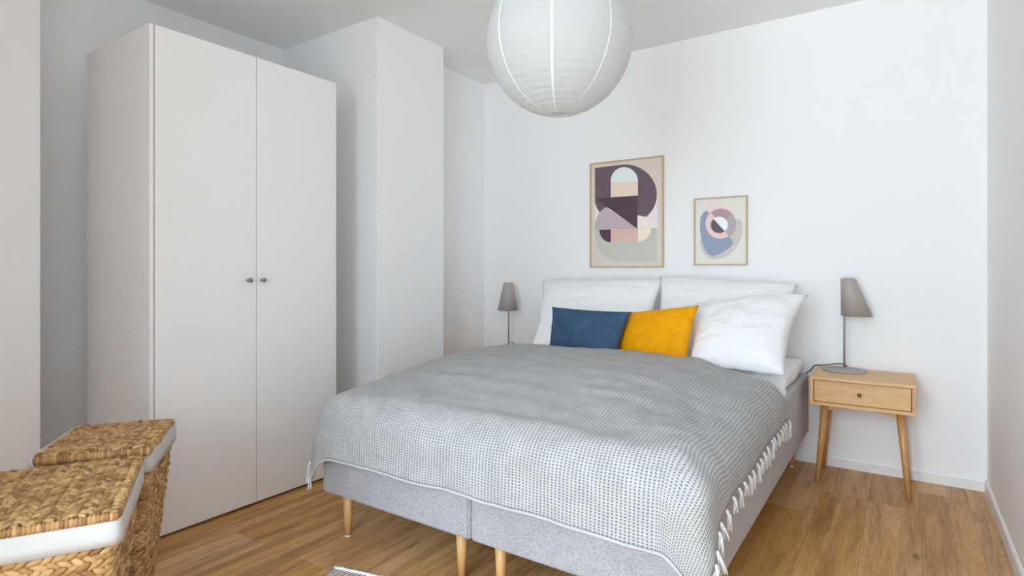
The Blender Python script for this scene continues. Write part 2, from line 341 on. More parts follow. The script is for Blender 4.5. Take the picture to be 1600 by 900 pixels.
def nz(x, y, s, seed=0.0): return np.array([noise.noise((p*s, q*s, seed)) for p, q in zip(np.ravel(x), np.ravel(y))]).reshape(np.shape(x))
def cloth(name, pos, uv, thick, mat, parent=None):
    nb, na = pos.shape[:2]; P = pos.reshape(-1, 3)
    du = np.gradient(pos, axis=1); dv = np.gradient(pos, axis=0); nn = np.cross(du, dv); nn /= np.maximum(np.linalg.norm(nn, axis=2, keepdims=True), 1e-9)
    if nn[nb//3, na//2, 2] < 0: nn = -nn
    Q = (pos-nn*thick).reshape(-1, 3); N = nb*na; fs = []
    I = lambda j, i: j*na+i
    for j in range(nb-1):
        for i in range(na-1):
            fs.append((I(j, i), I(j+1, i), I(j+1, i+1), I(j, i+1))); fs.append((N+I(j, i), N+I(j, i+1), N+I(j+1, i+1), N+I(j+1, i)))
    ring = [I(0, i) for i in range(na)]+[I(j, na-1) for j in range(1, nb)]+[I(nb-1, i) for i in range(na-2, -1, -1)]+[I(j, 0) for j in range(nb-2, 0, -1)]
    for a, b in zip(ring, ring[1:]+ring[:1]): fs.append((a, b, N+b, N+a))
    return mesh(name, np.vstack([P, Q]), fs, mat, parent, True, np.vstack([uv.reshape(-1, 2)]*2))

# white duvet under the throw
na, nb = 90, 76
A, B = np.meshgrid(np.linspace(0.33-0.20, 1.60+0.215, na), np.linspace(-0.60, -2.00-0.20, nb))
X, Y, Z, ux, uy, hg = drape(0.345, 1.60, -2.0, 0.115, lambda x, y: ztop(x, y)-0.022-0.03*smoothstep(-0.75, -0.58, y), A, B)
Z += 0.006*nz(A, B, 9, 3.0)*(B > -1.0); X += ux*0.006*nz(A, B, 8, 5.0)*hg
tag(cloth('duvet', np.stack([X, Y, Z], 2), np.stack([A, B], 2), 0.03, 'cotton'), 'white duvet showing beneath the grey throw blanket', 'duvet')

# grey waffle throw with fringed sides
XI0, XI1, YI, R_ = 0.332, 1.621, -2.016, 0.12
DA_R, DA_L, DB = 0.226, 0.272, 0.312
def throw(A, Bt):
    yh = -0.80 - 0.12*smoothstep(1.0, 1.55, A) - 0.03*smoothstep(0.6, 0.2, A); B = yh + (YI-DB-yh)*Bt
    X, Y, Z, ux, uy, hg = drape(XI0, XI1, YI, R_, ztop, A, B)
    wv = nz(A, B, 5, 1.0)*0.010 + nz(A, B, 14, 2.0)*0.004
    co = 0.009+0.014*np.abs(ux*uy)+np.abs(wv); X = X+ux*co*hg; Y = Y+uy*co*hg; Z = Z+nz(A, B, 4, 8.0)*0.006*(1-hg)+nz(A, B, 13, 9.0)*0.0035+nz(A*1.2, B*4.5, 3.2, 11.0)*0.0075*(1-hg)+0.014*np.maximum(0, nz(A*4+B*1.2, B*1.1, 1.6, 15.0))*smoothstep(1.2, 1.5, A)*(1-hg)
    Z = Z + 0.010*nz(A*1.2, A*0+0.3, 4, 4.0)*hg
    return X, Y, Z, A, B
na, nb = 150, 130
A, Bt = np.meshgrid(np.linspace(XI0-DA_L, XI1+DA_R, na), np.linspace(0, 1, nb))
A = A + 0.046*smoothstep(0.60, 0.92, Bt)*smoothstep(1.45, XI1+DA_R, A)
X, Y, Z, A2, B2 = throw(A, Bt); TP = np.stack([X, Y, Z], 2)
th = tag(cloth('throw_blanket', TP, np.stack([A2, B2], 2), 0.006, 'waffle'), 'grey waffle-weave cotton throw with tasselled sides spread over the bed', 'blanket')
vs, fs = tube([Vector(p)+Vector((0, -0.002, -0.001)) for p in TP[-1, ::2]], [0.0038*(1+0.35*random.random()) for _ in TP[-1, ::2]], 8); mesh('hem', vs, fs, 'hem_yarn', th, True)
def tassel(p, out, ln):
    p = Vector(p); out = Vector(out); parts = []
    k0 = p+out*0.004
    parts.append(tube([p, k0+Vector((0, 0, -0.006)), k0+Vector((0, 0, -0.014))], [0.003, 0.0055, 0.0035], 7))
    side = out.cross(Vector((0, 0, 1))); lean = random.uniform(-0.9, 0.9)
    for q in range(4):
        sx = (q-2)*0.0022; sw = random.uniform(-0.5, 0.5)*0.010; pts = []
        for t in (0, 0.3, 0.6, 0.85, 1.0): pts.append(k0+Vector((0, 0, -0.010-ln*t))+side*(sx*(1+1.6*t)+lean*0.02*t+sw*t*t)+out*(0.002+0.004*math.sin(q+t*2)))
        parts.append(tube(pts, [0.0019, 0.0021, 0.0019, 0.0017, 0.001], 5))
    return merge(parts)
for col, ox in ((-1, 1), (0, -1)):
    for t in np.linspace(0.02, 0.995, 23)+rng.uniform(-0.012, 0.005, 23):
        j = min(nb-1, int(round(t*(nb-1)))); p = TP[j, col]
        y_ = p[1]; out = (ox, 0, 0) if y_ > -2.0 else (ox*0.8, -0.6, 0)
        vs, fs = tassel(p+np.array(out)*0.002, out, random.uniform(0.036, 0.068)); mesh('tassel', vs, fs, 'yarn', th, True)

# ------------------------------------------------------------------ pillows and cushions
def pillow(name, label, cat, TL, TR, BL, BR, thick, mat, pin=(0.06, 0.05), seed=0.0, n=44, wr=0.006, sag=0.0, group=None, rim=0.45, ws=7.0):
    TL, TR, BL, BR = [np.array(v, float) for v in (TL, TR, BL, BR)]
    nrm = np.cross(BL-TL, TR-TL); nrm /= np.linalg.norm(nrm)
    if nrm[1] > 0: nrm = -nrm
    g = np.linspace(0, 1, n+1); U, V = np.meshgrid(g, g)
    u = 0.5+(U-0.5)*(1-pin[0]*4*V*(1-V)); v = 0.5+(V-0.5)*(1-pin[1]*4*U*(1-U))
    base = ((1-u)*(1-v))[..., None]*TL+(u*(1-v))[..., None]*TR+((1-u)*v)[..., None]*BL+(u*v)[..., None]*BR
    e = (1-(2*U-1)**2)*(1-(2*V-1)**2); prof = e**rim
    hgt = thick/2*prof
    w1 = nz(U*1.2, V*1.2, ws*0.7, seed)*0.9+nz(U+0.3*V, V*2.2, ws, seed+3)*0.6
    ridge = 0.5-np.abs(nz(U*1.6+V*0.5, V*1.1-U*0.4, ws*0.55, seed+9))
    hf = hgt + (wr*w1+wr*1.3*ridge)*np.minimum(1, e*5); hb = hgt*0.8
    wavy = (nz(U*3, V*3, 2.5, seed+20)*wr*1.2*(1-np.minimum(1, e*3)))
    dn = np.array([0, 0, -1.0])*(sag*(1-V)*(np.abs(2*U-1)**3))[..., None]
    F_ = base+nrm*(hf+wavy)[..., None]+dn; K = base+nrm*(wavy-hb)[..., None]+dn
    N = (n+1)**2; I = lambda j, i: j*(n+1)+i
    def kidx(j, i): return I(j, i) if i in (0, n) or j in (0, n) else N+I(j, i)
    fs = []
    for j in range(n):
        for i in range(n):
            fs.append((I(j, i), I(j+1, i), I(j+1, i+1), I(j, i+1))); fs.append((kidx(j, i), kidx(j, i+1), kidx(j+1, i+1), kidx(j+1, i)))
    vs = np.vstack([F_.reshape(-1, 3), K.reshape(-1, 3)]); used = sorted({i for f in fs for i in f}); mp_ = {o: k for k, o in enumerate(used)}
    fs = [tuple(mp_[i] for i in f) for f in fs]
    o = mesh(name, vs[used], fs, mat, None, True)
    return tag(o, label, cat, group)
GP = 'white bed pillows'
pillow('pillow', 'white pillow leaning on the wall below the tall print, top edge above the blue cushion', 'pillow', (0.085, -0.16, 0.985), (0.945, -0.16, 1.005), (0.29, -0.62, 0.60), (0.985, -0.62, 0.59), 0.20, 'cotton', (0.05, 0.05), 1.0, wr=0.007, group=GP)
pillow('pillow', 'white pillow leaning on the wall below the small print, half hidden by another pillow', 'pillow', (0.915, -0.15, 1.025), (1.68, -0.15, 0.985), (1.02, -0.55, 0.60), (1.64, -0.55, 0.60), 0.18, 'cotton', (0.05, 0.04), 4.0, wr=0.007, group=GP)
pillow('pillow', 'white pillow lying low directly behind the blue cushion', 'pillow', (0.22, -0.42, 0.805), (0.93, -0.42, 0.79), (0.33, -0.70, 0.625), (0.98, -0.70, 0.62), 0.12, 'cotton', (0.05, 0.05), 7.0, group=GP)
pillow('pillow', 'plump white pillow in front beside the mustard cushion', 'pillow', (1.16, -0.42, 0.865), (1.755, -0.36, 0.945), (1.30, -0.82, 0.63), (1.715, -0.80, 0.60), 0.20, 'cotton', (0.13, 0.05), 12.0, wr=0.008, group=GP)
pillow('cushion', 'navy blue velvet cushion leaning on the white pillows', 'cushion', (0.478, -0.71, 0.855), (0.985, -0.76, 0.850), (0.535, -0.85, 0.612), (0.955, -0.89, 0.600), 0.13, 'blue_velvet', (0.06, 0.08), 21.0, 36, 0.004, group='velvet cushions')
pillow('cushion', 'mustard yellow velvet cushion leaning on the white pillows', 'cushion', (0.87, -0.64, 0.828), (1.322, -0.735, 0.895), (0.90, -0.79, 0.605), (1.300, -0.865, 0.612), 0.13, 'yellow_velvet', (0.07, 0.06), 27.0, 36, 0.004, group='velvet cushions')

# ------------------------------------------------------------------ nightstands
def strip_leg(parent, top, foot, r0, r1):
    vs, fs = tube([top, foot], [r0, r1], 20); v2 = [(x, y, max(z, 0.0)) for x, y, z in vs]; return mesh('leg', v2, fs, 'leg_wood', parent, True)
def nightstand(x0, ztop_, label):
    x1, y0, y1 = x0+0.435, -0.375, -0.014; zb_ = ztop_-0.141
    t = thing('nightstand', label, 'nightstand', ((x0+x1)/2, (y0+y1)/2, 0), 'oak nightstands beside the bed')
    e = 0.016
    box('top_panel', (x0, x1, y0, y1, ztop_-e, ztop_), 'oak_x', t, 0.001, 1); box('bottom_panel', (x0, x1, y0, y1, zb_, zb_+e), 'oak_x', t, 0.001, 1)
    box('side_panel', (x0, x0+e, y0, y1, zb_+e, ztop_-e), 'oak_z', t); box('side_panel', (x1-e, x1, y0, y1, zb_+e, ztop_-e), 'oak_z', t)
    box('back_panel', (x0+e, x1-e, y1-0.008, y1, zb_+e, ztop_-e), 'oak_x', t); box('liner', (x0+e, x1-e, y0+0.03, y0+0.034, zb_+e, ztop_-e), 'gap_shade', t)  # liner: added near-black sheet, painted shade in the gaps round the drawer
    d = box('drawer', (x0+e+0.003, x1-e-0.003, y0+0.010, y0+0.028, zb_+e+0.002, ztop_-e-0.003), 'oak_x', t, 0.001, 1)
    xc, zc = (x0+x1)/2-0.005, (ztop_+zb_)/2
    vs, fs = lathe([(0.004, 0), (0.004, 0.008), (0.0085, 0.012), (0.0095, 0.018), (0.007, 0.023), (0.001, 0.0245)], (0, 0, 0), 18)
    k = mesh('knob', [(xc+a, y0+0.010-c, zc+b) for a, b, c in vs], fs, 'brass', d, True); k['label'] = 'round dark brass knob'
    for sx in (0, 1):
        for sy in (0, 1):
            tx = x0+0.062 if sx == 0 else x1-0.062; ty = y0+0.075 if sy == 0 else y1-0.075
            fx = tx+(-0.034 if sx == 0 else 0.034); fy = ty+(-0.018 if sy == 0 else 0.030)
            strip_leg(t, (tx, ty, zb_+0.001), (fx, fy, 0.0), 0.0185, 0.0115)
    for ya in (y0+0.075, y1-0.075):           # arched aprons between the legs
        n = 14; vs, fs = [], []
        for k in range(n+1):
            s_ = k/n; xx = x0+0.075+(x1-x0-0.15)*s_; dz = 0.010+0.022*abs(2*s_-1)**1.4
            vs += [(xx, ya-0.008, zb_), (xx, ya-0.008, zb_-dz), (xx, ya+0.008, zb_-dz), (xx, ya+0.008, zb_)]
        for k in range(n):
            for q in range(4): fs.append((4*k+q, 4*k+(q+1) % 4, 4*k+4+(q+1) % 4, 4*k+4+q))
        fs += [(0, 1, 2, 3), tuple(4*n+q for q in (3, 2, 1, 0))]
        o = mesh('apron', vs, fs, 'oak_x', t); bm = bmesh.new(); bm.from_mesh(o.data); bmesh.ops.recalc_face_normals(bm, faces=bm.faces); bm.to_mesh(o.data); bm.free()
    return t
nightstand(1.762, 0.541, 'fully visible oak nightstand with one drawer and four splayed legs')
nightstand(-0.42, 0.489, 'oak nightstand almost hidden behind the bed near the wall recess')

# ------------------------------------------------------------------ table lamps
def lamp(x, y, z0, ax, label, cord):
    t = thing('table_lamp', label, 'lamp', (x, y, z0), 'taupe table lamps')
    vs, fs = lathe([(0.100, 0), (0.102, 0.002), (0.102, 0.006), (0.100, 0.008), (0.012, 0.009), (0.010, 0.016), (0.006, 0.017)], (x, y, z0), 48); mesh('base', vs, fs, 'lamp_metal', t, True)
    vs, fs = tube([(x, y, z0+0.008), (x, y, z0+0.44)], 0.0052, 12); mesh('pole', vs, fs, 'lamp_rod', t, True)
    n = 40; zb_, zt_ = z0+0.286, z0+0.484; prof = [(0.072, zb_, 0.060), (0.0345, zt_-0.006, 0.018), (0.030, zt_-0.001, 0.018), (0.022, zt_, 0.018)]; ca, sa = math.cos(ax), math.sin(ax)
    vs, fs = [], []
    tiltz = lambda lx: 0.0
    for r, z, off in prof:
        for k in range(n):
            a = 2*PI*k/n; vs.append((x+off*ca+r*math.cos(a), y+off*sa+r*math.sin(a), z))
    m = len(prof)
    for i in range(m-1):
        for k in range(n): fs.append((i*n+k, i*n+(k+1) % n, (i+1)*n+(k+1) % n, (i+1)*n+k))
    fs.append(tuple(range((m-1)*n, m*n)))
    # inner skin so the shade has a wall
    o = len(vs)
    for r, z, off in ((0.0705, zb_, 0.060), (0.033, zt_-0.008, 0.018)):
        for k in range(n): a = 2*PI*k/n; vs.append((x+off*ca+r*math.cos(a), y+off*sa+r*math.sin(a), z))
    for k in range(n): fs.append((o+k, o+n+k, o+n+(k+1) % n, o+(k+1) % n)); fs.append((k, o+k, o+(k+1) % n, (k+1) % n))
    fs.append(tuple(range(o+n, o+2*n))[::-1]); mesh('shade', vs, fs, 'lamp_metal', t, True)
    vs, fs = tube(cord, 0.0028, 8); mesh('cord', vs, fs, 'cable', t, True)
    return t
def bez(ps, n=10):
    out = []
    for i in range(len(ps)-1):
        p0, p1, p2, p3 = [Vector(ps[max(0, min(len(ps)-1, i+k))]) for k in (-1, 0, 1, 2)]
        for k in range(n):
            t = k/n; out.append(0.5*((2*p1)+(p2-p0)*t+(2*p0-5*p1+4*p2-p3)*t*t+(3*p1-p0-3*p2+p3)*t**3))
    return out+[Vector(ps[-1])]
lamp(1.893, -0.118, 0.541, math.radians(25), 'taupe metal lamp with slanted cone shade standing on the fully visible nightstand', bez([(1.893, -0.108, 0.562), (1.90, -0.085, 0.562), (1.87, -0.06, 0.568), (1.80, -0.045, 0.553), (1.765, -0.04, 0.5475), (1.745, -0.04, 0.543), (1.728, -0.04, 0.518), (1.70, -0.033, 0.49), (1.66, -0.03, 0.40)]))
lamp(-0.222, -0.13, 0.489, math.radians(-62), 'taupe metal lamp with slanted cone shade standing between the bed and the wall recess', bez([(-0.222, -0.12, 0.535), (-0.205, -0.115, 0.537), (-0.185, -0.112, 0.528), (-0.17, -0.11, 0.5), (-0.13, -0.09, 0.494), (-0.05, -0.06, 0.493)]))

# ------------------------------------------------------------------ framed prints
def arc(cx, cy, rx, ry, a0, a1, n=24): return [(cx+rx*math.cos(math.radians(a0+(a1-a0)*k/n)), cy-ry*math.sin(math.radians(a0+(a1-a0)*k/n))) for k in range(n+1)]
def picture(label, x0, x1, z0, z1, quad, bgc, shapes):
    t = thing('framed_print', label, 'picture', ((x0+x1)/2, 0, z0)); e, dp = 0.008, 0.018
    for b in ((x0, x1, -dp, 0, z1-e, z1), (x0, x1, -dp, 0, z0, z0+e), (x0, x0+e, -dp, 0, z0+e, z1-e), (x1-e, x1, -dp, 0, z0+e, z1-e)): box('frame_bar', b, 'frame_wood', t)
    (lx, rx), (tl, tr), (bl, br) = quad
    def uvp(px, py):
        u = (px-lx)/(rx-lx); a = tl+(tr-tl)*u; b = bl+(br-bl)*u; return x0+(x1-x0)*u, z1-(z1-z0)*(py-a)/(b-a)
    pr = box('print', (x0+e, x1-e, -0.010, -0.002, z0+e, z1-e), bgc, t)
    for k, (mt, pts) in enumerate(shapes):
        yy = -0.0102-0.0002*k; P_ = [uvp(*p) for p in pts]; n = len(P_)
        bm = bmesh.new(); f = bm.faces.new([bm.verts.new((min(max(a, x0+e), x1-e), yy, min(max(c, z0+e), z1-e))) for a, c in P_])
        bm.normal_update()
        if f.normal.y > 0: f.normal_flip()
        bmesh.ops.triangulate(bm, faces=[f]); bmobj('printed_shape', bm, mt, pr)
C = dict(p_beige=(206, 194, 182), p_pale=(222, 212, 214), p_grey=(186, 184, 174), p_plum=(98, 82, 92), p_ink=(76, 58, 68), p_ice=(212, 220, 218), p_peach=(220, 200, 182), p_lilac=(180, 164, 170), p_blush=(206, 172, 160), p_cream=(226, 216, 190), p_light=(228, 214, 208),
         q_bg=(212, 211, 202), q_sand=(192, 186, 180), q_blue=(138, 150, 170), q_rose=(220, 202, 198), q_pink=(222, 190, 188), q_mauve=(166, 140, 148), q_smoke=(168, 156, 162), q_white=(222, 228, 232), q_dark=(92, 86, 96))
for k, c in C.items(): print_mat(k, tuple(min(0.95, v*1.22) for v in lin(*c)[:3])+(1,))
S1 = [('p_pale', [(130, 340), (573, 320), (573, 565), (130, 585)]),
      ('p_grey', [(130, 584), (566, 562), (566, 803), (300, 806)]+arc(300, 620, 170, 186, 268, 180, 16)),
      ('p_plum', [(130, 145)]+arc(352, 330, 216, 212, 90, -48, 30)+[(437, 476), (300, 470), (225, 425), (160, 484)]+arc(345, 370, 215, 160, 222, 184, 10)),
      ('p_lilac', [(436, 570), (130, 585)]+arc(290, 570, 162, 168, 183, 118, 14)),
      ('p_ice', [(440, 240), (248, 246)]+arc(344, 236, 96, 98, 180, 0, 24)),
      ('p_peach', [(248, 246), (440, 240), (440, 338), (248, 352)]),
      ('p_light', [(440, 476), (497, 516), (566, 562), (440, 570)]),
      ('p_ink', [(135, 361), (438, 337), (436, 571)]),
      ('p_blush', [(248, 578), (437, 571), (437, 667), (248, 670)]),
      ('p_ink', [(248, 579), (248, 670)]+arc(248, 583, 84, 87, 270, 180, 12)),
      ('p_cream', [(440, 571), (530, 566)]+arc(440, 568, 90, 95, 0, -90, 12))]
picture('tall framed abstract print with plum shapes and a pale arch on the wall', 0.3739, 0.8889, 1.0813, 1.7917, ((95, 612), (115, 55), (850, 840)), 'p_beige', S1)
S2 = [('q_sand', [(1130, 503), (1158, 508), (1170, 545), (1166, 610), (1145, 675), (1105, 735), (1050, 775), (990, 788), (935, 780), (895, 750), (875, 700), (868, 650), (980, 560)]),
      ('q_rose', [(885, 440), (905, 415), (940, 396), (990, 388), (1040, 394), (1080, 415), (1105, 450), (1050, 520), (940, 520)]),
      ('q_blue', [(917, 445), (892, 462), (872, 500), (868, 570), (878, 640), (902, 715), (935, 757), (965, 770), (1010, 752), (1060, 722), (1095, 695), (1106, 665), (1092, 642), (1040, 600), (960, 560), (945, 470)]),
      ('q_pink', arc(1016, 538, 106, 105, 135, 315, 24)+[(1016, 538)]),
      ('q_mauve', [(1016, 538)]+arc(1019, 538, 108, 106, 40, 132, 18)),
      ('q_smoke', [(1016, 545)]+arc(1019, 540, 108, 108, -58, 42, 20)),
      ('q_white', arc(1009, 546, 60, 58, -48, 132, 20)), ('q_dark', arc(1007, 548, 59, 57, 132, 312, 20))]
picture('small framed abstract print with blue-grey blob and pink ring on the wall', 1.0821, 1.3929, 1.0941, 1.5034, ((827, 1203), (364, 335), (832, 828)), 'q_bg', S2)

# ------------------------------------------------------------------ paper lantern
LC = Vector((1.159, -1.834, 1.857)); LR = 0.2505
la = thing('paper_lantern', 'round white rice-paper pendant lantern hanging above the bed', 'lamp', (LC.x, LC.y, LC.z-LR))
vs, fs = [], []; nr, nseg, per = 26, 72, 4
a0 = math.radians(8); rows = nr*per
for i in range(rows+1):
    f = i/rows; a = a0+(PI-2*a0)*f; dent = 0.0022*abs(math.sin(PI*f*nr))
    for k in range(nseg):
        b = 2*PI*k/nseg; jit = 0.0012*noise.noise((math.cos(b)*6, math.sin(b)*6, a*9)); r = LR-dent+jit
        vs.append((LC.x+r*math.sin(a)*math.cos(b), LC.y+r*math.sin(a)*math.sin(b), LC.z+r*math.cos(a)))
for i in range(rows):
    for k in range(nseg): fs.append((i*nseg+k, (i+1)*nseg+k, (i+1)*nseg+(k+1) % nseg, i*nseg+(k+1) % nseg))
sh = mesh('shade', vs, fs, 'paper', la, True)
for q in range(8):                               # glued paper overlaps
    b = math.radians(q*45+244); vs, fs = [], []
    for i in range(49):
        a = a0+(PI-2*a0)*i/48
        for s_ in (-1, 1):
            bb = b+s_*0.0042/max(0.12, math.sin(a))/LR+0.10*math.sin(a*1.0); r = LR+0.0009
            vs.append((LC.x+r*math.sin(a)*math.cos(bb), LC.y+r*math.sin(a)*math.sin(bb), LC.z+r*math.cos(a)))
    for i in range(48): fs.append((2*i, 2*i+2, 2*i+3, 2*i+1))
    mesh('seam', vs, fs, 'paper_seam', sh, True)
for i in range(nr+1):                            # wire hoops inside the paper
    a = a0+(PI-2*a0)*i/nr; r = (LR-0.0012)*math.sin(a); n = 40
    pts = [(LC.x+r*math.cos(2*PI*k/n), LC.y+r*math.sin(2*PI*k/n), LC.z+(LR-0.0012)*math.cos(a)) for k in range(n+1)]
    v_, f_ = tube(pts, 0.0009, 5); mesh('hoop', v_, f_, 'paper_seam', la, True)
vs, fs = tube([(LC.x, LC.y, LC.z+0.02), (LC.x, LC.y, H-0.03)], 0.003, 8); mesh('cord', vs, fs, 'glide', la, True)
vs, fs = lathe([(0.045, -0.001), (0.045, -0.02), (0.03, -0.045), (0.006, -0.05)], (LC.x, LC.y, H), 24); mesh('ceiling_cap', vs, fs, 'trim_paint', la, True)
vs, fs = lathe([(0.02, 0.03), (0.022, -0.02), (0.012, -0.03)], (LC.x, LC.y, LC.z), 16); mesh('lamp_holder', vs, fs, 'glide', la, True)

# ------------------------------------------------------------------ seagrass laundry baskets
def unit_lump():
    vs, fs = [], []; n, m = 7, 5
    vs.append((0, 0, 1))
    for i in range(1, m):
        a = PI*i/m; rr = math.sin(a)**1.25
        for k in range(n): b = 2*PI*k/n; vs.append((rr*math.cos(b), rr*math.sin(b), math.cos(a)))
    vs.append((0, 0, -1)); L_ = len(vs)-1
    for k in range(n): fs.append((0, 1+k, 1+(k+1) % n)); fs.append((L_, L_-n+(k+1) % n, L_-n+k))
    for i in range(m-2):
        for k in range(n): fs.append((1+i*n+k, 1+(i+1)*n+k, 1+(i+1)*n+(k+1) % n, 1+i*n+(k+1) % n))
    return np.array(vs), fs
LV, LF = unit_lump()
def braid(name, pts, nrms, width, pitch, parent, closed=False, thick=0.0065):
    # a three-strand plait drawn as two facing rows of slanting strands along a path
    pts = np.asarray(pts, float); nrms = np.asarray(nrms, float)
    if closed: pts = np.vstack([pts, pts[:1]]); nrms = np.vstack([nrms, nrms[:1]])
    sl = np.r_[0, np.cumsum(np.linalg.norm(np.diff(pts, axis=0), axis=1))]; n = max(2, int(sl[-1]/pitch)); V, F, Tn = [], [], []
    for k in range(n):
        for sd in (-1, 1):
            q = (k+0.5+(0.25 if sd > 0 else -0.25))/n*sl[-1]; q = min(max(q, 0), sl[-1])
            p = np.array([np.interp(q, sl, pts[:, c]) for c in range(3)]); nn = np.array([np.interp(q, sl, nrms[:, c]) for c in range(3)]); nn /= np.linalg.norm(nn)
            q2 = min(q+0.002, sl[-1]); q1 = q2-0.004; t = np.array([np.interp(q2, sl, pts[:, c])-np.interp(max(q1, 0), sl, pts[:, c]) for c in range(3)]); t /= np.linalg.norm(t)
            s_ = np.cross(nn, t); a = math.radians(33+random.uniform(-10, 10)); ax = t*math.cos(a)+s_*sd*math.sin(a); bx = np.cross(nn, ax)
            l_, w_, h_ = width*0.56*random.uniform(0.88, 1.15), width*0.27*random.uniform(0.85, 1.2), thick*random.uniform(0.85, 1.25)
            c = p+s_*sd*width*0.25+nn*(h_*0.25+random.uniform(-0.001, 0.001)); tilt = random.uniform(0.0, 0.26)
            P_ = c+LV[:, 2:3]*l_*(ax+nn*tilt)+LV[:, 0:1]*w_*bx+LV[:, 1:2]*h_*nn
            o = len(V); V += P_.tolist(); F += [tuple(i+o for i in f) for f in LF]; Tn += [random.random()]*len(LV)
    return mesh(name, V, F, 'straw', parent, True, None, Tn)
def rrect(c, ux, uy, L, W, r, n=6):
    pts = []
    for sx, sy, a0_ in ((1, 1, 0), (-1, 1, 90), (-1, -1, 180), (1, -1, 270)):
        for k in range(n+1):
            a = math.radians(a0_+90*k/n); pts.append(c+ux*(sx*(L/2-r)+r*math.cos(a))+uy*(sy*(W/2-r)+r*math.sin(a)))
    return pts
def resamp(pts, step):
    p = np.array([tuple(v) for v in pts]+[tuple(pts[0])]); sl = np.r_[0, np.cumsum(np.linalg.norm(np.diff(p, axis=0), axis=1))]; n = int(sl[-1]/step); q = np.arange(n)*sl[-1]/n
    return np.stack([np.interp(q, sl, p[:, k]) for k in range(p.shape[1])], 1)
def basket(label, corner, ang, L, W, h, kbot, bw, seed, bb=0.034, back=0.0, left=0.0, over=0.004, rimh=0.011):
    random.seed(seed)
    ux = Vector((math.cos(ang), math.sin(ang), 0)); uy = Vector((-math.sin(ang), math.cos(ang), 0))      # ux: long side towards the camera's right, uy: towards the back
    c0 = Vector(corner)+ux*L/2-uy*W/2; c0.z = 0
    t = thing('laundry_basket', label, 'basket', tuple(c0), 'seagrass laundry baskets')
    zr = h-0.014                                    # rim of the body
    band = 0.074; prof_k = lambda z: kbot+(0.975-kbot)*(z/zr)
    # body core
    n0 = None; vs, fs = [], []; zs = np.linspace(0.004, zr, 10)
    for z in zs:
        k = prof_k(z); ring = rrect(c0+Vector((0, 0, z)), ux, uy, L*k-0.012, W*k-0.012, 0.03*k); n0 = len(ring); vs += [tuple(p) for p in ring]
    for i in range(len(zs)-1):
        for k in range(n0): fs.append((i*n0+k, i*n0+(k+1) % n0, (i+1)*n0+(k+1) % n0, (i+1)*n0+k))
    fs.append(tuple(range(n0))[::-1]); fs.append(tuple(range((len(zs)-1)*n0, len(zs)*n0)))
    body = mesh('body', vs, fs, 'straw_gap_shade', t, False)
    z = bb*0.5; zt_ = h-band+0.004
    while z < zt_:
        k = prof_k(z); p = resamp(rrect(c0+Vector((0, 0, z)), ux, uy, L*k-0.008, W*k-0.008, 0.03*k), 0.012)
        d = p-np.array(c0); loc = np.stack([d@np.array(ux)/(L*k/2), d@np.array(uy)/(W*k/2)], 1); nn = (np.sign(loc)*np.abs(loc)**7)@np.stack([np.array(ux)/L, np.array(uy)/W]); nn[:, 2] = 0
        nn /= np.linalg.norm(nn, axis=1, keepdims=True); nn[:, 2] = -0.25
        braid('braid', p, nn, bb, bb*0.6, body, True); z += bb*0.90
    # cloth liner turned down over the rim
    vs, fs = [], []; zz = [(h-band-0.004, 0.016), (h-band+0.02, 0.013), (h-0.03, 0.008), (h-0.016, 0.004), (h-0.010, -0.003), (h-0.0125, -0.04)]
    for i, (z, gr) in enumerate(zz):
        kk = prof_k(min(z, zr)); base = resamp(rrect(c0+Vector((0, 0, z)), ux, uy, L*kk+gr, W*kk+gr, 0.013), 0.014); nl = len(base) if i == 0 else nl
        if len(base) != nl:
            p = np.vstack([base, base[:1]]); sl = np.r_[0, np.cumsum(np.linalg.norm(np.diff(p, axis=0), axis=1))]; q = np.arange(nl)*sl[-1]/nl; base = np.stack([np.interp(q, sl, p[:, c]) for c in range(3)], 1)
        for p in base:
            out = Vector((p[0], p[1], 0))-c0; out.z = 0; out.normalize(); wv = noise.noise(Vector(p)*14+Vector((seed, 0, 0)))*0.003
            vs.append(tuple(Vector(p)+out*wv+Vector((0, 0, (wv*1.6 if i == 0 else 0)))))
    m = len(zz)
    for i in range(m-1):
        for k in range(nl): fs.append((i*nl+k, i*nl+(k+1) % nl, (i+1)*nl+(k+1) % nl, (i+1)*nl+k))
    ln = mesh('liner', vs, fs, 'linen', t, True); so = ln.modifiers.new('solid', 'SOLIDIFY'); so.thickness = 0.0025; so.offset = 1
    # lid of plaits that run along the long side
    lz = h-0.010; vs = []; up = Vector((0, 0, 1)); L0, W0 = L, W; L, W = L-back+over, W-left
    c = c0+Vector((0, 0, lz))+ux*(back/2+over/2)+uy*left/2; ring = rrect(c-up*0.004, ux, uy, L-0.012, W-0.012, 0.012, 3); r2 = rrect(c+up*0.005, ux, uy, L-0.012, W-0.012, 0.012, 3); n0 = len(ring)
    fs = [(k, (k+1) % n0, n0+(k+1) % n0, n0+k) for k in range(n0)]+[tuple(range(n0))[::-1], tuple(range(n0, 2*n0))]
    lid = mesh('lid', [tuple(p) for p in ring+r2], fs, 'straw_gap_shade', t)
    nb_ = int(round((W-0.016)/bw)); st = (W-0.016)/nb_
    for k in range(nb_):
        off = -W/2+0.008+st*(k+0.5); p0 = c+uy*off-ux*(L/2-0.012)+up*0.005; p1 = c+uy*off+ux*(L/2-0.012)+up*0.005
        if k % 2: p0, p1 = p1, p0
        pts = [p0.lerp(p1, q) for q in np.linspace(0, 1, 8)]; braid('braid', [tuple(p) for p in pts], [(0, 0, 1)]*8, st*1.04, st*0.68, lid)
    rim = resamp(rrect(c-up*(rimh-0.010), ux, uy, L-0.010, W-0.010, 0.012, 3), 0.008); V, F, Tn = [], [], []
    cc = np.array(c)
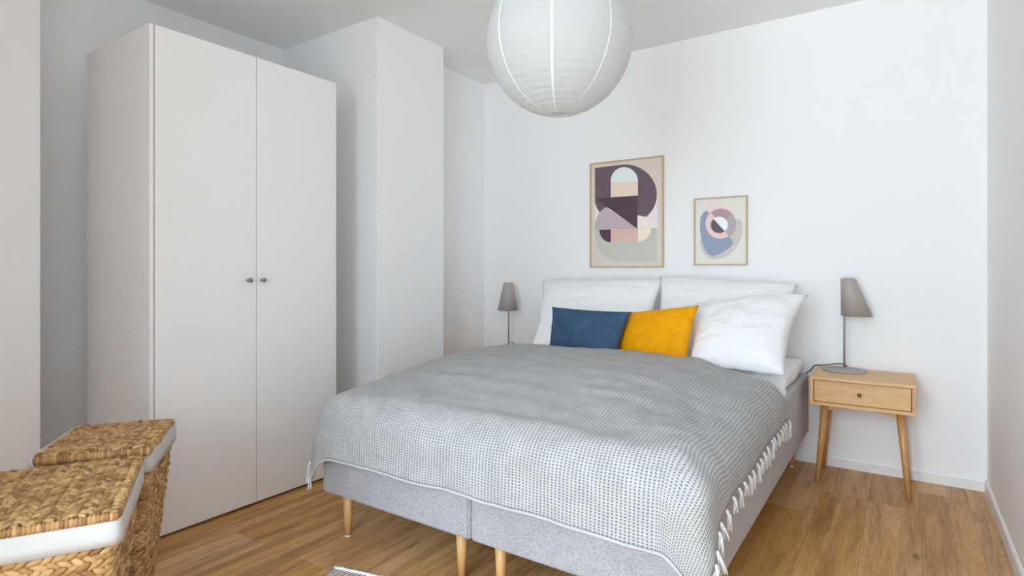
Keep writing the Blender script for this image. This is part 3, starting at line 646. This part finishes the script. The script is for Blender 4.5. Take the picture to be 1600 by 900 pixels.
    for i, p in enumerate(rim):                      # whipped edge of the lid
        t_ = rim[(i+1) % len(rim)]-rim[i-1]; t_ /= np.linalg.norm(t_); o_ = np.cross(t_, (0, 0, 1.0)); P_ = p+LV[:, 2:3]*rimh*np.array((0, 0, 1.0))+LV[:, 0:1]*0.0070*t_+LV[:, 1:2]*0.0065*o_
        q = len(V); V += P_.tolist(); F += [tuple(a+q for a in f) for f in LF]; Tn += [random.random()*0.8]*len(LV)
    mesh('rim', V, F, 'straw', lid, True, None, Tn)
    return t
basket('seagrass laundry basket with lid and white liner, the one beside the wardrobe', (0.027, -2.560, 0), math.radians(-36.1), 0.350, 0.306, 0.552, 0.62, 0.024, 11, 0.030, 0.016, 0.017, 0.014, 0.0145)
basket('seagrass laundry basket with lid and wide white liner band, the larger of the two', (0.316, -2.789, 0), math.radians(-29.1), 0.443, 0.335, 0.535, 0.66, 0.029, 12, 0.036)

# ------------------------------------------------------------------ rug
rg = thing('rug', 'woven rug with white fringed edge lying at the foot of the bed', 'rug', (0.80, -2.45, 0))
random.seed(5); ang = math.radians(11); ux = Vector((math.cos(ang), math.sin(ang), 0)); uy = Vector((math.sin(ang), -math.cos(ang), 0)); c0 = Vector((0.468, -2.222, 0))
def rug_mat():
    t = MT('rug_weave', 0.95); v = t.coords(); wv = t.n('TexWave'); wv.inputs['Scale'].default_value = 22; wv.inputs['Distortion'].default_value = 3; mpv = t.n('Mapping'); mpv.inputs['Rotation'].default_value = (0, 0, ang); t.l(v, mpv.inputs[0]); t.l(mpv.outputs[0], wv.inputs['Vector'])
    f = t.noise(v, 120, 3); c = t.ramp(t.math('ADD', t.math('MULTIPLY', wv.outputs['Fac'], 0.6), t.math('MULTIPLY', f, 0.4)), [(0.35, (0.25, 0.13, 0.12, 1)), (0.5, (0.50, 0.36, 0.32, 1)), (0.6, (0.74, 0.71, 0.68, 1))]); t.color(c); t.bump(f, 0.5, 0.004); M['rug'] = t.m
rug_mat()
na, nb = 34, 50; vs, fs = [], []
for j in range(nb+1):
    for i in range(na+1):
        p = c0+ux*(0.50*i/na)+uy*(0.012+0.75*j/nb); b = -0.010*math.sin(PI*i/na)*(1-j/nb)
        p = p+uy*b; p.z = 0.008+0.002*noise.noise(p*30); vs.append(tuple(p))
N = len(vs); vs += [(a, b, 0.0005) for a, b, c in vs]
I = lambda j, i: j*(na+1)+i
for j in range(nb):
    for i in range(na): fs.append((I(j, i), I(j+1, i), I(j+1, i+1), I(j, i+1))); fs.append((N+I(j, i), N+I(j, i+1), N+I(j+1, i+1), N+I(j+1, i)))
ring = [I(0, i) for i in range(na)]+[I(j, na) for j in range(nb)]+[I(nb, i) for i in range(na, 0, -1)]+[I(j, 0) for j in range(nb, 0, -1)]
for a, b in zip(ring, ring[1:]+ring[:1]): fs.append((a, b, N+b, N+a))
mesh('weave', vs, fs, 'rug', rg, True)
vs, fs = tube([tuple(Vector(vs[I(0, i)])+Vector((0, 0, 0.001))) for i in range(na+1)], 0.006, 7); mesh('edge_cord', vs, fs, 'yarn', rg, True)
for i in range(26):
    p = c0+ux*(0.005+0.49*i/25)+uy*(0.010-0.010*math.sin(PI*i/25)); parts = []
    for q in range(4):
        d = -uy*random.uniform(0.014, 0.028)+ux*random.uniform(-0.012, 0.012); s0 = p+ux*(q-1.5)*0.003; s0.z = 0.009
        e1 = s0+d*0.6; e1.z = 0.006; e2 = s0+d; e2.z = 0.0025; parts.append(tube([s0, e1, e2], [0.002, 0.002, 0.0014], 5))
    v_, f_ = merge(parts); mesh('fringe', v_, f_, 'yarn', rg, True)
